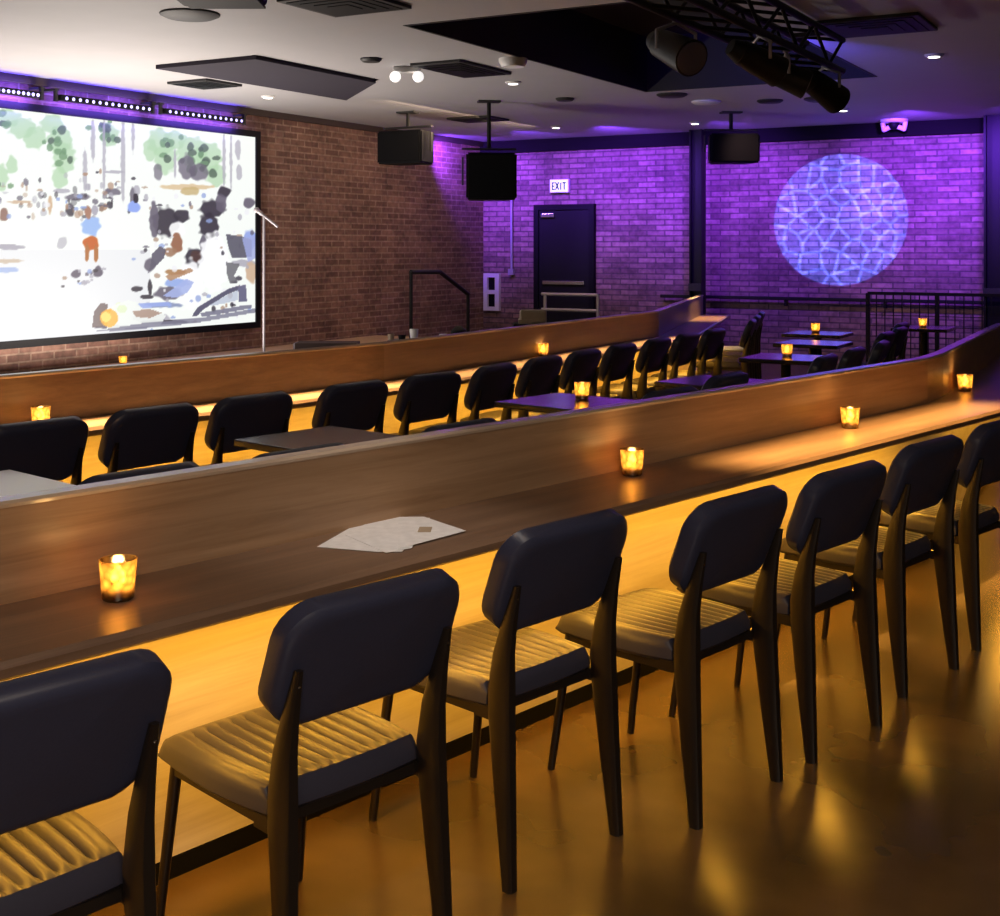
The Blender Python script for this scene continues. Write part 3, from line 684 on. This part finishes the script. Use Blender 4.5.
def stage_lamp(y, dx, aim, label, sc=1):
    c = Vector((tx+dx, y, 2.62)); t = thing('stage_lamp', label, 'stage light', tuple(c), aim, 'stage lamps on the truss')
    a, b = Vector((0, -.13*sc, -.06*sc)), Vector((0, .13*sc, .05*sc))
    MB().cyl(a, b, .095*sc, .075*sc, 20).cyl(b, b+(b-a)*.25, .07*sc, .05*sc, 20).build('can', M['blackm'], t, smooth=True)
    MB().cyl(a-(b-a)*.02, a+(b-a)*.01, .085*sc, seg=20).build('lens', M['lensoff'], t, smooth=True)
    MB().tube([(-.12*sc, 0, 0), (-.12*sc, 0, .10), (0, 0, .15), (.12*sc, 0, .10), (.12*sc, 0, 0)], .010).build('yoke', M['pipe'], t, smooth=True)
    MB().cyl((0, 0, .15), (0, 0, .20), .022).build('clamp', M['pipe'], t, smooth=True)
stage_lamp(6.55, -.17, 1.0, 'round stage lamp with bright yoke, nearest on the truss', 1.1); stage_lamp(7.2, .1, 2.4, 'stage lamp second along the truss')
stage_lamp(7.9, .05, 2.0, 'stage lamp third along the truss'); stage_lamp(8.7, .08, 2.7, 'stage lamp at the far end of the truss', 1.1)

# ---------------------------------------------------------------- ceiling fittings
def disc(px, py, r, mat, label, name, cat, h=.03, emis=None, grp=None):
    v = atz(px, py, CEIL-h); t = thing(name, label, cat, (v.x, v.y, CEIL), 0, grp)
    MB().lathe([(0, -h), (r*.8, -h), (r, -h*.4), (r, 0), (0, 0)]).build('body', mat, t, smooth=True)
    if emis: MB().lathe([(0, -h-.004), (r*.6, -h-.004), (r*.62, -h+.001), (0, -h+.001)]).build('lens', emis, t, smooth=True)
    return v
for px, py, lab in ((513, 84, 'small lit downlight below the white ceiling can'), (934, 57, 'lit downlight alone in the dark ceiling at right'), (843, 111, 'small downlight over the light circle'), (268, 98, 'small downlight over the end of the screen'), (695, 124, 'small lit downlight by the steel column'), (556, 128, 'tiny downlight over the black door')):
    disc(px, py, .075, M['plate'], lab, 'downlight', 'downlight', .02, M['lens'], 'ceiling downlights')
v = disc(513, 67, .12, M['plate'], 'white round ceiling can in the middle of the view', 'smoke_detector', 'detector', .07)
disc(706, 104, .16, M['plate'], 'flat white ceiling disc above the steel column', 'access_point', 'ceiling disc', .03)
for px, py, r_, lab in ((371, 62, .09, 'small dark ceiling disc right of the acoustic board'), (825, 101, .22, 'dark round vent right of the truss end'), (770, 103, .14, 'small dark round vent below the truss'), (672, 97, .16, 'dark round vent left of the flat white disc'), (190, 18, .2, 'grey round plate beside the projector'), (565, 101, .1, 'tiny dark vent right of the ceiling can')):
    disc(px, py, r_, M['duct'], lab, 'ceiling_vent', 'vent', .03, None, 'round ceiling vents')
def sq(px, py, w, d, label, rz=0):
    v = atz(px, py, CEIL-.02); t = thing('ceiling_diffuser', label, 'vent', (v.x, v.y, CEIL), rz, 'square ceiling diffusers')
    MB().box((0, 0, -.012), (w, d, .024), bev=.004).build('frame', M['duct'], t)
    k = MB()
    for i in range(4): f_ = .86-.2*i; k.box((0, 0, -.026-.004*i), (w*f_, d*f_, .006))
    k.build('louvres', M['blackp'], t)
sq(345, 5, .62, .62, 'dark square diffuser at the top, right of the projector'); sq(205, 85, .5, .5, 'dark diffuser near the screen top'); sq(462, 70, .5, .9, 'dark diffuser right of the twin white lamps'); sq(877, 27, .7, .7, 'dark square diffuser at the top right'); sq(478, 120, .6, .5, 'dark diffuser over the big loudspeaker')
v = atz(407, 76, CEIL-.08); t = thing('emergency_light', 'twin headed white emergency light on the ceiling', 'emergency light', (v.x, v.y, CEIL), TH)
MB().box((0, 0, -.025), (.24, .1, .05), bev=.01).build('body', M['plate'], t)
for s in (-1, 1): MB().ball((s*.1, -.03, -.09), .05).build('head', M['head'], t, smooth=True)
v = aty(894, 127, 15.9); t = thing('dome_camera', 'white arched dome camera under the ceiling over the far wall', 'camera', (v.x, v.y, CEIL))
MB().lathe([(0, -.04), (.15, -.04), (.17, -.02), (.17, 0), (0, 0)]).tube([(-.14, 0, -.03), (-.12, 0, -.12), (-.05, 0, -.09), (.05, 0, -.09), (.12, 0, -.12), (.14, 0, -.03)], .03).build('housing', M['plate'], t, smooth=True)
MB().ball((0, 0, -.06), .07).build('dome', M['blackp'], t, smooth=True)

# ---------------------------------------------------------------- light
# violet washes on the far wall
for px, py, e in ((488, 185, 95), (560, 190, 60), (640, 185, 110), (745, 200, 110), (840, 205, 25), (925, 185, 130), (1010, 200, 90)):
    tg = aty(px, py, WB); spot('violet wash', (tg.x+.1, WB-1.7, CEIL-.12), (tg.x, WB, tg.z), e*6, (.21, .045, 1), math.radians(84), 1, .06)
# the webbed light circle: a pattern spot on the truss
gp = Vector((-2.55, 8.9, 2.72)); gt = aty(841, 219, WB)
gs = spot('pattern spot', gp, gt, 22000, (.075, .15, 1), 2*math.atan(.86/(gt-gp).length), .06, .004)
gs.data.use_nodes = True; n = gs.data.node_tree.nodes; l = gs.data.node_tree.links; em = n['Emission']
tc = n.new('ShaderNodeTexCoord'); sp = n.new('ShaderNodeSeparateXYZ'); l.new(tc.outputs['Normal'], sp.inputs[0])
cb_ = n.new('ShaderNodeCombineXYZ')
for i in (0, 1):
    dv = n.new('ShaderNodeMath'); dv.operation = 'DIVIDE'; l.new(sp.outputs[i], dv.inputs[0]); l.new(sp.outputs[2], dv.inputs[1]); l.new(dv.outputs[0], cb_.inputs[i])
vo = n.new('ShaderNodeTexVoronoi'); vo.voronoi_dimensions = '2D'; vo.feature = 'DISTANCE_TO_EDGE'; vo.inputs['Scale'].default_value = 33
l.new(cb_.outputs[0], vo.inputs['Vector'])
rp = n.new('ShaderNodeMapRange'); rp.inputs['From Min'].default_value = .02; rp.inputs['From Max'].default_value = .13; rp.inputs['To Min'].default_value = 1.5; rp.inputs['To Max'].default_value = .5
l.new(vo.outputs['Distance'], rp.inputs['Value']); l.new(rp.outputs[0], em.inputs['Strength']); em.inputs['Color'].default_value = (1, 1, 1, 1)
# ceiling lamps over counters and brick, plus unseen fills added for brightness
for x in (-7.2, -4.6, -2.6): spot('added far wall spot', (x, 13.4, CEIL-.03), (x, WB, .45), 75, (1, .62, .52), math.radians(64), 1, .08)  # unseen spots added to warm the lower far wall
area('added fill over the near counter', (-.4, 1.4, CEIL-.03), 1.2, 1.2, 12, (1, .82, .66), (0, 0, 0))  # soft fill added above the near desk and chairs
area('added fill behind camera', (1.6, -1.6, CEIL-.03), 2.0, 2.0, 185, (1, .84, .68), (0, 0, 0))  # unseen fill added to lift the upstand and chair backs
area('brick wall light', (-7.6, 12.8, CEIL-.06), .4, 3.4, 42, (1, .72, .48), (0, math.radians(38), 0))
for y in (7.3, 8.6): area('added ceiling uplight', (-8.6, y, .40), .3, 1.2, 100, (1, .88, .78), (PI, 0, 0))  # hidden upward fills added to brighten ceiling and wall near the screen
area('near counter track light', (ax(5.4)+.26, 5.4, CEIL-.02), .04, 2.3, 15, (1, .58, .17), (0, 0, -math.atan(.228)), math.radians(12))
area('far counter track light', (-3.925, 7.9, CEIL-.02), .04, 4.2, 22, (1, .70, .34), (0, 0, 0), math.radians(8))
area('far counter track light', (bx(4.3)+.19, 4.3, CEIL-.02), .04, 3.0, 34, (1, .70, .34), (0, 0, -math.atan(.155)), math.radians(8))
spot('added blue ceiling glow', (-2.7, 8.8, 2.75), (-3.6, 15.0, 3.1), 260, (.10, .07, 1), math.radians(70), 1, .05)  # unseen spot added to give the far ceiling its blue glow
spot('added table spot', (-3.3, 2.7, CEIL-.03), (-3.42, 2.75, .74), 70, (1, .92, .82), math.radians(20), 1, .05)  # extra spot added to brighten the pale table top
spot('added paper spot', (-1.75, 2.7, CEIL-.03), (-1.85, 2.75, .75), 70, (1, .86, .74), math.radians(30), 1, .05)  # extra spot added to brighten the sheets on the counter
spot('far counter downlight', (-4.5, 12.8, CEIL-.03), (-4.68, 12.8, .75), 900, (1, .66, .3), math.radians(34), 1, .05)
w = bpy.data.worlds.new('dim room'); bpy.context.scene.world = w; w.use_nodes = True
w.node_tree.nodes['Background'].inputs[0].default_value = (.02, .018, .03, 1); w.node_tree.nodes['Background'].inputs[1].default_value = .3

# ---------------------------------------------------------------- camera
cd = bpy.data.cameras.new('camera'); cam = bpy.data.objects.new('camera', cd); C.objects.link(cam)
cam.location = (0, 0, H); cam.rotation_euler = (PI/2, 0, TH); cd.sensor_width = 36; cd.lens = F*36/1000; cd.shift_y = -(458-HY)/1000; cd.clip_end = 100
sc = bpy.context.scene; sc.camera = cam
vs = sc.view_settings; vs.view_transform = 'Standard'; vs.look = 'None'; vs.gamma = 1; vs.use_curve_mapping = False; vs.exposure = .1
